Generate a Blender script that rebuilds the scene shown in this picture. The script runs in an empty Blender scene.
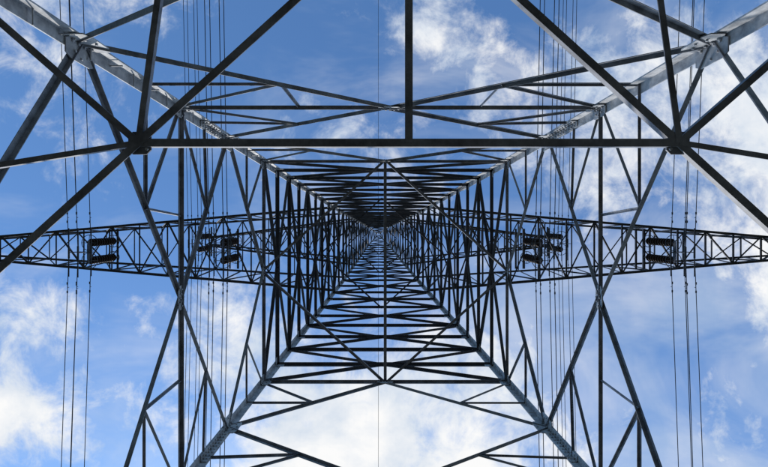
import bpy, bmesh, math, random
from mathutils import Vector, Matrix
random.seed(7)
S=0.85; CAMH=1.6
CX,CY=0.22,1.18
R=0.9075
ZG=-CAMH/S
F=500.0; VU,VV=376.0,222.0
def W(x,y,z): return Vector((x*S,y*S,z*S+CAMH))
def sw(Z):
    if Z<=24: return 4-0.09*Z
    if Z<=42: return 1.84+(0.9-1.84)*(Z-24)/18
    return 0.9+(0.12-0.9)*(Z-42)/5
def corner(sx,sy,Z): return W(CX+sx*sw(Z),CY+sy*R*sw(Z),Z)
FACES={'n':((-1,-1),(1,-1)),'s':((-1,1),(1,1)),'w':((-1,-1),(-1,1)),'e':((1,-1),(1,1))}
NRM={'n':Vector((0,1,0)),'s':Vector((0,-1,0)),'w':Vector((1,0,0)),'e':Vector((-1,0,0))}
def fp(f,t,Z):
    a,b=FACES[f]
    A=corner(a[0],a[1],Z);B=corner(b[0],b[1],Z)
    return A.lerp(B,(t+1)/2)

# ---------- materials
def steel(name,c1,c2,metal=0.0,rough=0.6,sc=3.0,spec=.5):
    m=bpy.data.materials.new(name);m.use_nodes=True
    n=m.node_tree.nodes;l=m.node_tree.links
    b=n['Principled BSDF']
    tc=n.new('ShaderNodeTexCoord')
    no=n.new('ShaderNodeTexNoise');no.inputs['Scale'].default_value=sc;no.inputs['Detail'].default_value=4;no.inputs['Roughness'].default_value=.7
    l.new(tc.outputs['Object'],no.inputs['Vector'])
    r=n.new('ShaderNodeValToRGB');r.color_ramp.elements[0].position=.35;r.color_ramp.elements[1].position=.65
    r.color_ramp.elements[0].color=(*c1,1);r.color_ramp.elements[1].color=(*c2,1)
    l.new(no.outputs[0],r.inputs[0]);l.new(r.outputs[0],b.inputs['Base Color'])
    b.inputs['Metallic'].default_value=metal;b.inputs['Roughness'].default_value=rough
    b.inputs['Specular IOR Level'].default_value=spec
    return m
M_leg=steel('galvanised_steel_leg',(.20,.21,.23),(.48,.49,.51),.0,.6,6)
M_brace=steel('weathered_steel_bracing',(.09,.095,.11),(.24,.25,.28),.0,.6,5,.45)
M_up=steel('weathered_steel_upper_shaded',(.04,.043,.053),(.09,.097,.115),.0,.7,3,.3)  # weathered mottling; base colour darkened to carry the upper tower's silhouette shade
M_ins=steel('brown_porcelain',(.03,.017,.012),(.05,.03,.022),0,.5,3,.3)
M_wire=steel('aluminium_conductor',(.03,.03,.035),(.05,.05,.06),.0,.7,3,.2)
M_conc=steel('concrete',(.28,.27,.25),(.4,.39,.36),0,.9)

# ---------- mesh builder
class MB:
    def __init__(s): s.v=[];s.f=[]
    def prism(s,prof,P,Q,a,b):
        n=len(prof);i=len(s.v)
        for O in (P,Q):
            for (x,y) in prof: s.v.append(O+b*x+a*y)
        for k in range(n):
            k2=(k+1)%n
            s.f.append((i+k,i+k2,i+n+k2,i+n+k))
        s.f.append(tuple(i+k for k in reversed(range(n))))
        s.f.append(tuple(i+n+k for k in range(n)))
    def angle(s,P,Q,w,nrm,t=None,flip=False,jit=0.006):
        d=(Q-P).normalized()
        a=(nrm-d*nrm.dot(d))
        if a.length<1e-4: a=d.orthogonal()
        a.normalize();b=d.cross(a)
        if flip:b=-b
        t=t or max(.007,w*.11)
        o=a*random.uniform(-jit,jit)-b*(w*.5)
        pr=[(0,0),(w,0),(w,t),(t,t),(t,w),(0,w)]
        s.prism(pr,P+o,Q+o,a,b)
    def rod(s,P,Q,r,n=6):
        d=(Q-P).normalized();a=d.orthogonal().normalized();b=d.cross(a)
        s.prism([(r*math.cos(2*math.pi*k/n),r*math.sin(2*math.pi*k/n)) for k in range(n)],P,Q,a,b)
    def plate(s,C,u,v,nrm,hw,hh,t=.012,ch=.3):
        p=[(-hw,-hh*(1-ch)),(-hw*(1-ch),-hh),(hw*(1-ch),-hh),(hw,-hh*(1-ch)),(hw,hh*(1-ch)),(hw*(1-ch),hh),(-hw*(1-ch),hh),(-hw,hh*(1-ch))]
        s.prism(p,C-nrm*t/2,C+nrm*t/2,v,u)
    def lathe(s,C,prof,n=14):
        i=len(s.v)
        for (r,z) in prof:
            for k in range(n):
                s.v.append(C+Vector((r*math.cos(2*math.pi*k/n),r*math.sin(2*math.pi*k/n),z)))
        for j in range(len(prof)-1):
            for k in range(n):
                k2=(k+1)%n
                s.f.append((i+j*n+k,i+j*n+k2,i+(j+1)*n+k2,i+(j+1)*n+k))
    def obj(s,name,mat,parent=None):
        me=bpy.data.meshes.new(name);me.from_pydata([tuple(v) for v in s.v],[],s.f)
        bm=bmesh.new();bm.from_mesh(me);bmesh.ops.recalc_face_normals(bm,faces=bm.faces);bm.to_mesh(me);bm.free()
        me.materials.append(mat)
        o=bpy.data.objects.new(name,me);bpy.context.collection.objects.link(o)
        if parent:o.parent=parent
        return o

pyl=bpy.data.objects.new('electricity_pylon',None);bpy.context.collection.objects.link(pyl)
legs=MB();low=MB();up=MB();arms=MB();plates=MB();bolts=MB();steps=MB()

# ---------- legs : heavy equal angles, heel outward
def legseg(sx,sy,Z0,Z1,w):
    P=corner(sx,sy,Z0);Q=corner(sx,sy,Z1)
    b=Vector((-sx,0,0));a=Vector((0,-sy,0));t=w*.12
    legs.prism([(0,0),(w,0),(w,t),(t,t),(t,w),(0,w)],P,Q,a,b)
for sx in(-1,1):
    for sy in(-1,1):
        for Z0,Z1,w in((ZG+.2,9.0,.125),(9.0,16,.12),(16,24,.11),(24,33,.10),(33,42,.09),(42,47,.07)):
            legseg(sx,sy,Z0,Z1,w)
            if Z1<42:
                C=corner(sx,sy,Z1);d=(corner(sx,sy,Z1+.5)-C).normalized()
                for b_,nn in((Vector((-sx,0,0)),Vector((0,-sy,0))),(Vector((0,-sy,0)),Vector((-sx,0,0)))):
                    plates.plate(C+b_*w*.5+nn*(w*.12+.01),b_,d,nn,w*.42,.42,.014,.1)
                    for k in range(-4,5):
                        for q in(-.2,.2):
                            c=C+b_*(w*(.5+q))+nn*(w*.12+.017)+d*(k*.088)
                            bolts.rod(c,c+nn*.02,.013,6)
def boltgrid(C,u,v,n,pts,r=.013,h=.018):
    for (x,y) in pts:
        c=C+u*x+v*y
        bolts.rod(c,c+n*h,r,6)
def gusset(f,side,Z,hw,hh):
    sx,sy=FACES[f][0 if side<0 else 1]
    n=NRM[f];C=corner(sx,sy,Z)
    inn=(fp(f,0,Z)-C).normalized();d=(corner(sx,sy,Z+.5)-C).normalized()
    c=C+inn*(hw+.02)+n*.028
    plates.plate(c,inn,d,n,hw,hh,.012,.35)
    pts=[(-hw*.6,y) for y in(-hh*.6,-hh*.2,hh*.2,hh*.6)]+[(hw*.2,hh*.45),(hw*.2,-hh*.45),(hw*.6,0)]
    boltgrid(c+n*.006,inn,d,n,pts)
    boltgrid(c-n*.006,inn,d,-n,pts)

Z0=ZG+.3
ZP,ZA,ZB,ZC,ZD=3.35,5.5,7.8,9.7,11.9
for f in FACES:
    n=NRM[f]
    def m(t0,z0,t1,z1,w=.06,flip=False,mb=low): mb.angle(fp(f,t0,z0),fp(f,t1,z1),w,n,flip=flip)
    for sgn in(-1,1):
        m(sgn,Z0,0,ZP,.065)
        m(sgn,ZA,0,ZP,.055)
        m(sgn,ZA,0,ZB,.052)
        m(sgn,ZC,0,ZB,.052)
        m(sgn,ZC,0,ZD,.052)
        for (za,zm,zn) in((ZA,ZB,ZB),(ZC,ZD,ZD)):
            k=.57 if za==ZA else .5
            zz=za+(zm-za)*k
            D=fp(f,sgn,za).lerp(fp(f,0,zm),k)
            low.angle(fp(f,sgn,zz),D,.036,n)
            low.angle(fp(f,sgn,zn),D,.036,n)
            if za==ZA:
                low.angle(fp(f,sgn*.43,zn),D,.032,n)
        D=fp(f,sgn,Z0).lerp(fp(f,0,ZP),.5)
        low.angle(fp(f,sgn,(Z0+ZP)/2),D,.05,n);low.angle(fp(f,sgn,ZP),D,.05,n)
        D=fp(f,sgn,ZC).lerp(fp(f,0,ZB),.5);low.angle(fp(f,sgn,(ZB+ZC)/2-.1),D,.036,n);low.angle(fp(f,sgn,ZB),D,.034,n)
        for Z,a,b in((ZP,.11,.2),(ZA,.10,.2),(ZB,.07,.15),(ZC,.10,.19),(ZD,.08,.16)):
            gusset(f,sgn,Z,a,b)
    m(-1,ZP,1,ZP,.065);m(-1,ZB,1,ZB,.055);m(-1,ZD,1,ZD,.06)
    for Z in(ZP,ZB,ZD):
        C=fp(f,0,Z);t=(fp(f,1,Z)-C).normalized();hh=.10
        plates.plate(C+n*.03,t,n.cross(t),n,.16,hh,.012,.5)
        pts=[(-.11,0),(-.055,-.04),(0,-.06),(.055,-.04),(.11,0),(0,.05)]
        boltgrid(C+n*.036,t,n.cross(t),n,pts)
        boltgrid(C+n*.024,t,n.cross(t),-n,pts)

# plan bracing
UPV=Vector((0,0,1))
TK=.49
plates_k=[]
def plan(Z,w,full):
    mids={f:fp(f,0,Z) for f in FACES}
    for a,b in(('n','w'),('n','e'),('s','w'),('s','e')):
        low.angle(mids[a],mids[b],w,UPV)
        if full:
            sx=-1 if b=='w' else 1; sy=-1 if a=='n' else 1
            K=mids[a].lerp(mids[b],TK)
            low.angle(corner(sx,sy,Z),K,w*.9,UPV)
            q1=fp(a,sx*.43,Z);q2=fp(b,sy*.42,Z)
            low.angle(q1,K,w*.8,UPV,flip=True);low.angle(q2,K,w*.7,UPV)
            plates_k.append(K)
    return mids
md=plan(ZP,.045,True)
for K in plates_k:
    low.plate(K+UPV*.02,Vector((1,0,0)),Vector((0,1,0)),UPV,.065,.065,.012,.4)
    boltgrid(K+UPV*.014,Vector((1,0,0)),Vector((0,1,0)),-UPV,[(-.045,-.035),(.045,-.035),(0,0),(-.045,.035),(.045,.035)],.009,.012)
for a in('n','s'):
    K1=md[a].lerp(md['w'],TK);K2=md[a].lerp(md['e'],TK)
    low.angle(K1,K2,.046,UPV,flip=(a=='s'))
    low.angle((K1+K2)/2,md[a],.044,UPV)
md=plan(ZD,.05,False)
low.angle(md['n'],md['s'],.06,UPV)

# ---------- upper body
lv=[ZD];step=1.12
while lv[-1]<41.5:
    lv.append(lv[-1]+step);step*=1.018
lv[-1]=42
for i in range(len(lv)-1):
    a,b=lv[i],lv[i+1];w=.07 if a<24 else .06
    for f in FACES:
        n=NRM[f]
        up.angle(fp(f,-1,b),fp(f,1,b),w*1.1,n)
        if i%2==0:
            up.angle(fp(f,-1,a),fp(f,0,b),w*.9,n);up.angle(fp(f,1,a),fp(f,0,b),w*.9,n,flip=True)
        else:
            up.angle(fp(f,0,a),fp(f,-1,b),w*.9,n);up.angle(fp(f,0,a),fp(f,1,b),w*.9,n,flip=True)
        for sg in(-1,1):
            if a<24:
                C=corner(*FACES[f][0 if sg<0 else 1],b);inn=(fp(f,0,b)-C).normalized()
                plates.plate(C+inn*.12+n*.02,inn,UPV,n,.07,.12,.01,.3)
    if i%6==5:
        mm={f:fp(f,0,b) for f in FACES}
        for p,q in(('n','w'),('n','e'),('s','w'),('s','e')): up.angle(mm[p],mm[q],.045,UPV)
for i in range(6):
    a=42+5*i/6;b=42+5*(i+1)/6
    for f in FACES:
        n=NRM[f];sg=1 if i%2 else -1
        up.angle(fp(f,-sg,a),fp(f,sg,b),.04,n)
        up.angle(fp(f,-1,a),fp(f,1,a),.04,n)

# ---------- crossarms
def crossarm(Z,H,L,npan,w,tw=.22):
    for sx in(-1,1):
        lo=[];hi=[]
        for sy in(-1,1):
            A=corner(sx,sy,Z);T=W(CX+sx*L,CY+sy*tw,Z+.1)
            B=corner(sx,sy,Z+H);U=W(CX+sx*L,CY+sy*tw*.8,Z+.75)
            nn=Vector((0,-sy,0))
            arms.angle(A,T,w*1.25,UPV,flip=(sx*sy>0));arms.angle(B,U,w*1.1,UPV)
            pl=[A.lerp(T,(k/npan)) for k in range(npan+1)]
            ph=[B.lerp(U,(k/npan)) for k in range(npan+1)]
            lo.append(pl);hi.append(ph)
            for k in range(npan):
                if k%2==0: arms.angle(pl[k],ph[k+1],w*.7,nn)
                else: arms.angle(ph[k],pl[k+1],w*.7,nn)
                arms.angle(pl[k+1],ph[k+1],w*.6,nn)
        for k in range(npan):
            arms.angle(lo[0][k+1],lo[1][k+1],w*.75,UPV)
            arms.angle(lo[k%2][k],lo[1-k%2][k+1],w*.75,UPV)
            arms.angle(hi[k%2][k],hi[1-k%2][k+1],w*.6,UPV)
            arms.angle(hi[0][k+1],hi[1][k+1],w*.6,UPV)
crossarm(22,3.2,20.5,15,.072)
crossarm(30,2.8,10.5,9,.07)

# ---------- insulators + conductors
ins=MB();hw=MB()
wires=[]
def ring(c,rr,r=.016,sx=1,sy=1,n=16):
    for k in range(n):
        a0=2*math.pi*k/n;a1=2*math.pi*(k+1)/n
        hw.rod(c+Vector((sx*rr*math.cos(a0),sy*rr*math.sin(a0),0)),c+Vector((sx*rr*math.cos(a1),sy*rr*math.sin(a1),0)),r,5)
def suspension(x,Z,offs,length=2.4):
    T=W(x,CY,Z)
    ndisc=10
    hw.angle(T+Vector((0,-.75,.02)),T+Vector((0,.75,.02)),.08,UPV)
    hw.angle(T+Vector((-.3,-.75,.02)),T+Vector((-.3,.75,.02)),.06,UPV)
    for y0 in(-.3,.3):
        c=T+Vector((0,y0,-.05))
        hw.rod(c+Vector((0,0,.1)),c+Vector((0,0,-.22)),.022)
        z=-.22;stepz=(length*S-.5)/ndisc
        pr=[(.03,z)]
        for k in range(ndisc):
            pr+=[(.028,z),(.045,z-.012),(.138,z-.05),(.132,z-.062),(.07,z-.058),(.03,z-.075)]
            z-=stepz
        pr+=[(.03,z)]
        ins.lathe(c,pr,14)
        ring(c+Vector((0,0,-.24)),.22,.013)
        ring(c+Vector((0,0,z)),.27,.013)
        for a in(0,1.57,3.14,4.71):
            hw.rod(c+Vector((0,0,z-.05)),c+Vector((.27*math.cos(a),.27*math.sin(a),z)),.010,5)
            hw.rod(c+Vector((0,0,-.2)),c+Vector((.22*math.cos(a),.22*math.sin(a),-.24)),.010,5)
    zb=-.05-length*S+.22
    B=T+Vector((0,0,zb))
    hw.plate(B,Vector((0,1,0)),Vector((0,0,1)),Vector((1,0,0)),.38,.08,.02,.4)
    hw.plate(B-Vector((0,0,.08)),Vector((1,0,0)),Vector((0,0,1)),Vector((0,1,0)),.26,.08,.02,.4)
    for (ox,oz) in offs:
        p=B+Vector((ox,0,oz))
        hw.rod(p+Vector((0,-.2,0)),p+Vector((0,.2,0)),.032,8)
        hw.rod(p,B+Vector((ox*.5,0,-.05)),.016)
        hw.rod(p+Vector((0,-.8,0)),p+Vector((0,.8,0)),.017,6)
        for sy in(-1,1):
            q=p+Vector((0,sy*1.15,-.08))
            hw.rod(q+Vector((0,-.16,0)),q+Vector((0,.16,0)),.007,5)
            hw.rod(q+Vector((0,-.18,0)),q+Vector((0,-.1,0)),.024,7);hw.rod(q+Vector((0,.1,0)),q+Vector((0,.18,0)),.024,7)
            hw.rod(q,q+Vector((0,0,.08)),.010,5)
        wires.append(p)
TRI=[(-.24,-.2),(.20,-.2),(0,-.6)]
QUAD=[(-.23,-.16),(.23,-.16),(-.23,-.62),(.23,-.62)]
for sx in(-1,1):
    suspension(CX+sx*6.3,22,QUAD);suspension(CX+sx*11.6,22,TRI+[(sx*.45,-.35)]);suspension(CX+sx*18.9,22,TRI)
    suspension(CX+sx*10.1,30,QUAD)
wires.append(W(CX,CY,47))
def wire(p,r,name='power_line'):
    cu=bpy.data.curves.new(name,'CURVE');cu.dimensions='3D';cu.bevel_depth=r;cu.bevel_resolution=1
    N=91;sp=cu.splines.new('POLY');sp.points.add(N-1)
    Ls=300.0;sg=random.uniform(4.2,4.8)
    for k in range(N):
        t=-1+2*k/(N-1);y=Ls*math.copysign(abs(t)**1.6,t)
        u=abs(y)/Ls;z=p.z-4*sg*u*(1-u)
        sp.points[k].co=(p.x,p.y+y,z,1)
    cu.materials.append(M_wire)
    o=bpy.data.objects.new(name,cu);bpy.context.collection.objects.link(o)
for i,p in enumerate(wires): wire(p,.013)

# step bolts on legs
for sx,sy in((-1,-1),(1,1)):
    Z=1.0;k=0
    while Z<41:
        C=corner(sx,sy,Z)
        if k%2: steps.rod(C+Vector((-sx*.06,0,0)),C+Vector((-sx*.06,-sy*.15,0)) ,.008)
        else: steps.rod(C+Vector((0,-sy*.06,0)),C+Vector((-sx*.15,-sy*.06,0)),.008)
        Z+=.42;k+=1

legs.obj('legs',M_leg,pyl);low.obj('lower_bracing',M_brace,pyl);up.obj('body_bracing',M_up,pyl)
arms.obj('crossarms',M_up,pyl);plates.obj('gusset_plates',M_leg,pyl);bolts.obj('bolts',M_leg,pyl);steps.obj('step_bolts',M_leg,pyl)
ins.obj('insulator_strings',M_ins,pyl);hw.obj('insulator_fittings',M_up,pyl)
ft=MB()
for sx in(-1,1):
    for sy in(-1,1):
        C=corner(sx,sy,ZG);C.z=0
        ft.lathe(C,[(0,-.3),(.55,-.3),(.5,.3),(.44,.38),(0,.4)],24)
ft.obj('footings',M_conc,pyl)

# ---------- ground
g=bpy.data.meshes.new('ground');G=3000
g.from_pydata([(-G,-G,0),(G,-G,0),(G,G,0),(-G,G,0)],[],[(0,1,2,3)])
go=bpy.data.objects.new('ground',g);bpy.context.collection.objects.link(go)
g.materials.append(steel('dry_grass_field',(.034,.036,.026),(.055,.056,.046),0,.95,.6,.1))

# ---------- world
SE=math.radians(42)
sd=Vector((-.25,1.0,0)).normalized()
sunv=Vector((sd.x*math.cos(SE),sd.y*math.cos(SE),math.sin(SE)))
w=bpy.data.worlds.new('World');bpy.context.scene.world=w;w.use_nodes=True
n=w.node_tree.nodes;l=w.node_tree.links
ST=.15
bg=n['Background'];bg.inputs['Strength'].default_value=ST
sky=n.new('ShaderNodeTexSky');sky.sky_type='NISHITA';sky.sun_disc=False
sky.sun_elevation=SE;sky.sun_rotation=math.atan2(sunv.x,sunv.y)
sky.dust_density=.6;sky.ozone_density=1.5
tint=n.new('ShaderNodeVectorMath');tint.operation='MULTIPLY';tint.inputs[1].default_value=(.84,1.2,1.5)
l.new(sky.outputs[0],tint.inputs[0])
tc=n.new('ShaderNodeTexCoord')
def math_(op,a,b=None,c=None,clamp=False):
    m=n.new('ShaderNodeMath');m.operation=op;m.use_clamp=clamp
    for i,x in enumerate((a,b,c)):
        if x is None: continue
        if isinstance(x,(int,float)): m.inputs[i].default_value=x
        else: l.new(x,m.inputs[i])
    return m.outputs[0]
sp=n.new('ShaderNodeSeparateXYZ');l.new(tc.outputs['Generated'],sp.inputs[0])
zz=math_('MAXIMUM',sp.outputs[2],.03)
px=math_('DIVIDE',sp.outputs[0],zz);py=math_('DIVIDE',sp.outputs[1],zz)
cb=n.new('ShaderNodeCombineXYZ');l.new(px,cb.inputs[0]);l.new(py,cb.inputs[1])
def noise(sc,det,rough,dist=0,off=0,scl=(1,1,1),rot=0):
    t=n.new('ShaderNodeTexNoise');t.inputs['Scale'].default_value=sc;t.inputs['Detail'].default_value=det
    t.inputs['Roughness'].default_value=rough;t.inputs['Distortion'].default_value=dist
    mp=n.new('ShaderNodeMapping');mp.inputs['Location'].default_value=(off,off*.7,off*.3)
    mp.inputs['Scale'].default_value=scl;mp.inputs['Rotation'].default_value=(0,0,rot)
    l.new(cb.outputs[0],mp.inputs[0]);l.new(mp.outputs[0],t.inputs['Vector'])
    return t.outputs[0]
blobs=[(390,480,200,90,.80),(460,370,90,60,.30),(800,250,85,130,.78),(620,60,140,75,.36),(760,110,80,90,.50),
(435,20,30,50,.42),(35,330,85,50,.52),(20,425,90,45,.48),(215,320,50,70,.28),(60,0,90,28,.45),(290,420,80,50,.28),(530,150,90,60,.16)]
tot=None
for (u,v,ru,rv,wt) in blobs:
    dx=math_('MULTIPLY',math_('SUBTRACT',px,(u-VU)/F),F/ru)
    dy=math_('MULTIPLY',math_('SUBTRACT',py,(v-VV)/F),F/rv)
    d2=math_('ADD',math_('MULTIPLY',dx,dx),math_('MULTIPLY',dy,dy))
    g_=math_('MULTIPLY',math_('POWER',2.718,math_('MULTIPLY',d2,-1.0)),wt)
    tot=g_ if tot is None else math_('ADD',tot,g_)
N1=noise(3.0,6,.6,.3,3.1);N2=noise(10,6,.66,.35,7.7)
fb=math_('ADD',math_('MULTIPLY',math_('SUBTRACT',N1,.5),1.8),math_('MULTIPLY',math_('SUBTRACT',N2,.5),1.5))
dens=math_('ADD',tot,fb)
mr=n.new('ShaderNodeMapRange');mr.interpolation_type='SMOOTHSTEP'
l.new(dens,mr.inputs[0]);mr.inputs[1].default_value=.06;mr.inputs[2].default_value=.74
V1=noise(2.2,5,.6,.6,21.0,(1,2.0,1),.5)
veil=n.new('ShaderNodeMapRange');veil.interpolation_type='SMOOTHSTEP'
l.new(math_('ADD',V1,math_('ADD',math_('MULTIPLY',px,.16),math_('MULTIPLY',py,.14))),veil.inputs[0])
veil.inputs[1].default_value=.40;veil.inputs[2].default_value=.82;veil.inputs[4].default_value=.5
fac=math_('MAXIMUM',mr.outputs[0],veil.outputs[0])
N3=noise(5.5,5,.58,.2,12.3)
tone=n.new('ShaderNodeMapRange');l.new(math_('ADD',N3,math_('MULTIPLY',dens,.12)),tone.inputs[0])
tone.inputs[1].default_value=.38;tone.inputs[2].default_value=.68
cr=n.new('ShaderNodeValToRGB');l.new(tone.outputs[0],cr.inputs[0])
cr.color_ramp.elements[0].color=(.58,.69,.84,1);cr.color_ramp.elements[1].color=(1,1,1,1)
sc=n.new('ShaderNodeVectorMath');sc.operation='SCALE';l.new(cr.outputs[0],sc.inputs[0]);sc.inputs['Scale'].default_value=.97/ST
mx=n.new('ShaderNodeMix');mx.data_type='RGBA';l.new(fac,mx.inputs[0]);l.new(tint.outputs[0],mx.inputs[6]);l.new(sc.outputs[0],mx.inputs[7])
l.new(mx.outputs[2],bg.inputs[0])

sun=bpy.data.lights.new('sun','SUN');sun.energy=3.8;sun.angle=math.radians(.5);sun.color=(1,.95,.88)
so=bpy.data.objects.new('sun',sun);bpy.context.collection.objects.link(so)
so.rotation_euler=(-sunv).to_track_quat('-Z','Y').to_euler()

cam=bpy.data.cameras.new('camera');co=bpy.data.objects.new('camera',cam);bpy.context.collection.objects.link(co)
co.location=(0,0,CAMH);co.rotation_euler=(math.pi,0,0)
cam.sensor_width=36;cam.lens=36*F/768;cam.shift_x=(384-VU)/768;cam.shift_y=-(233.5-VV)/768
cam.clip_end=8000;cam.clip_start=.05
bpy.context.scene.camera=co
bpy.context.scene.view_settings.view_transform='Standard'
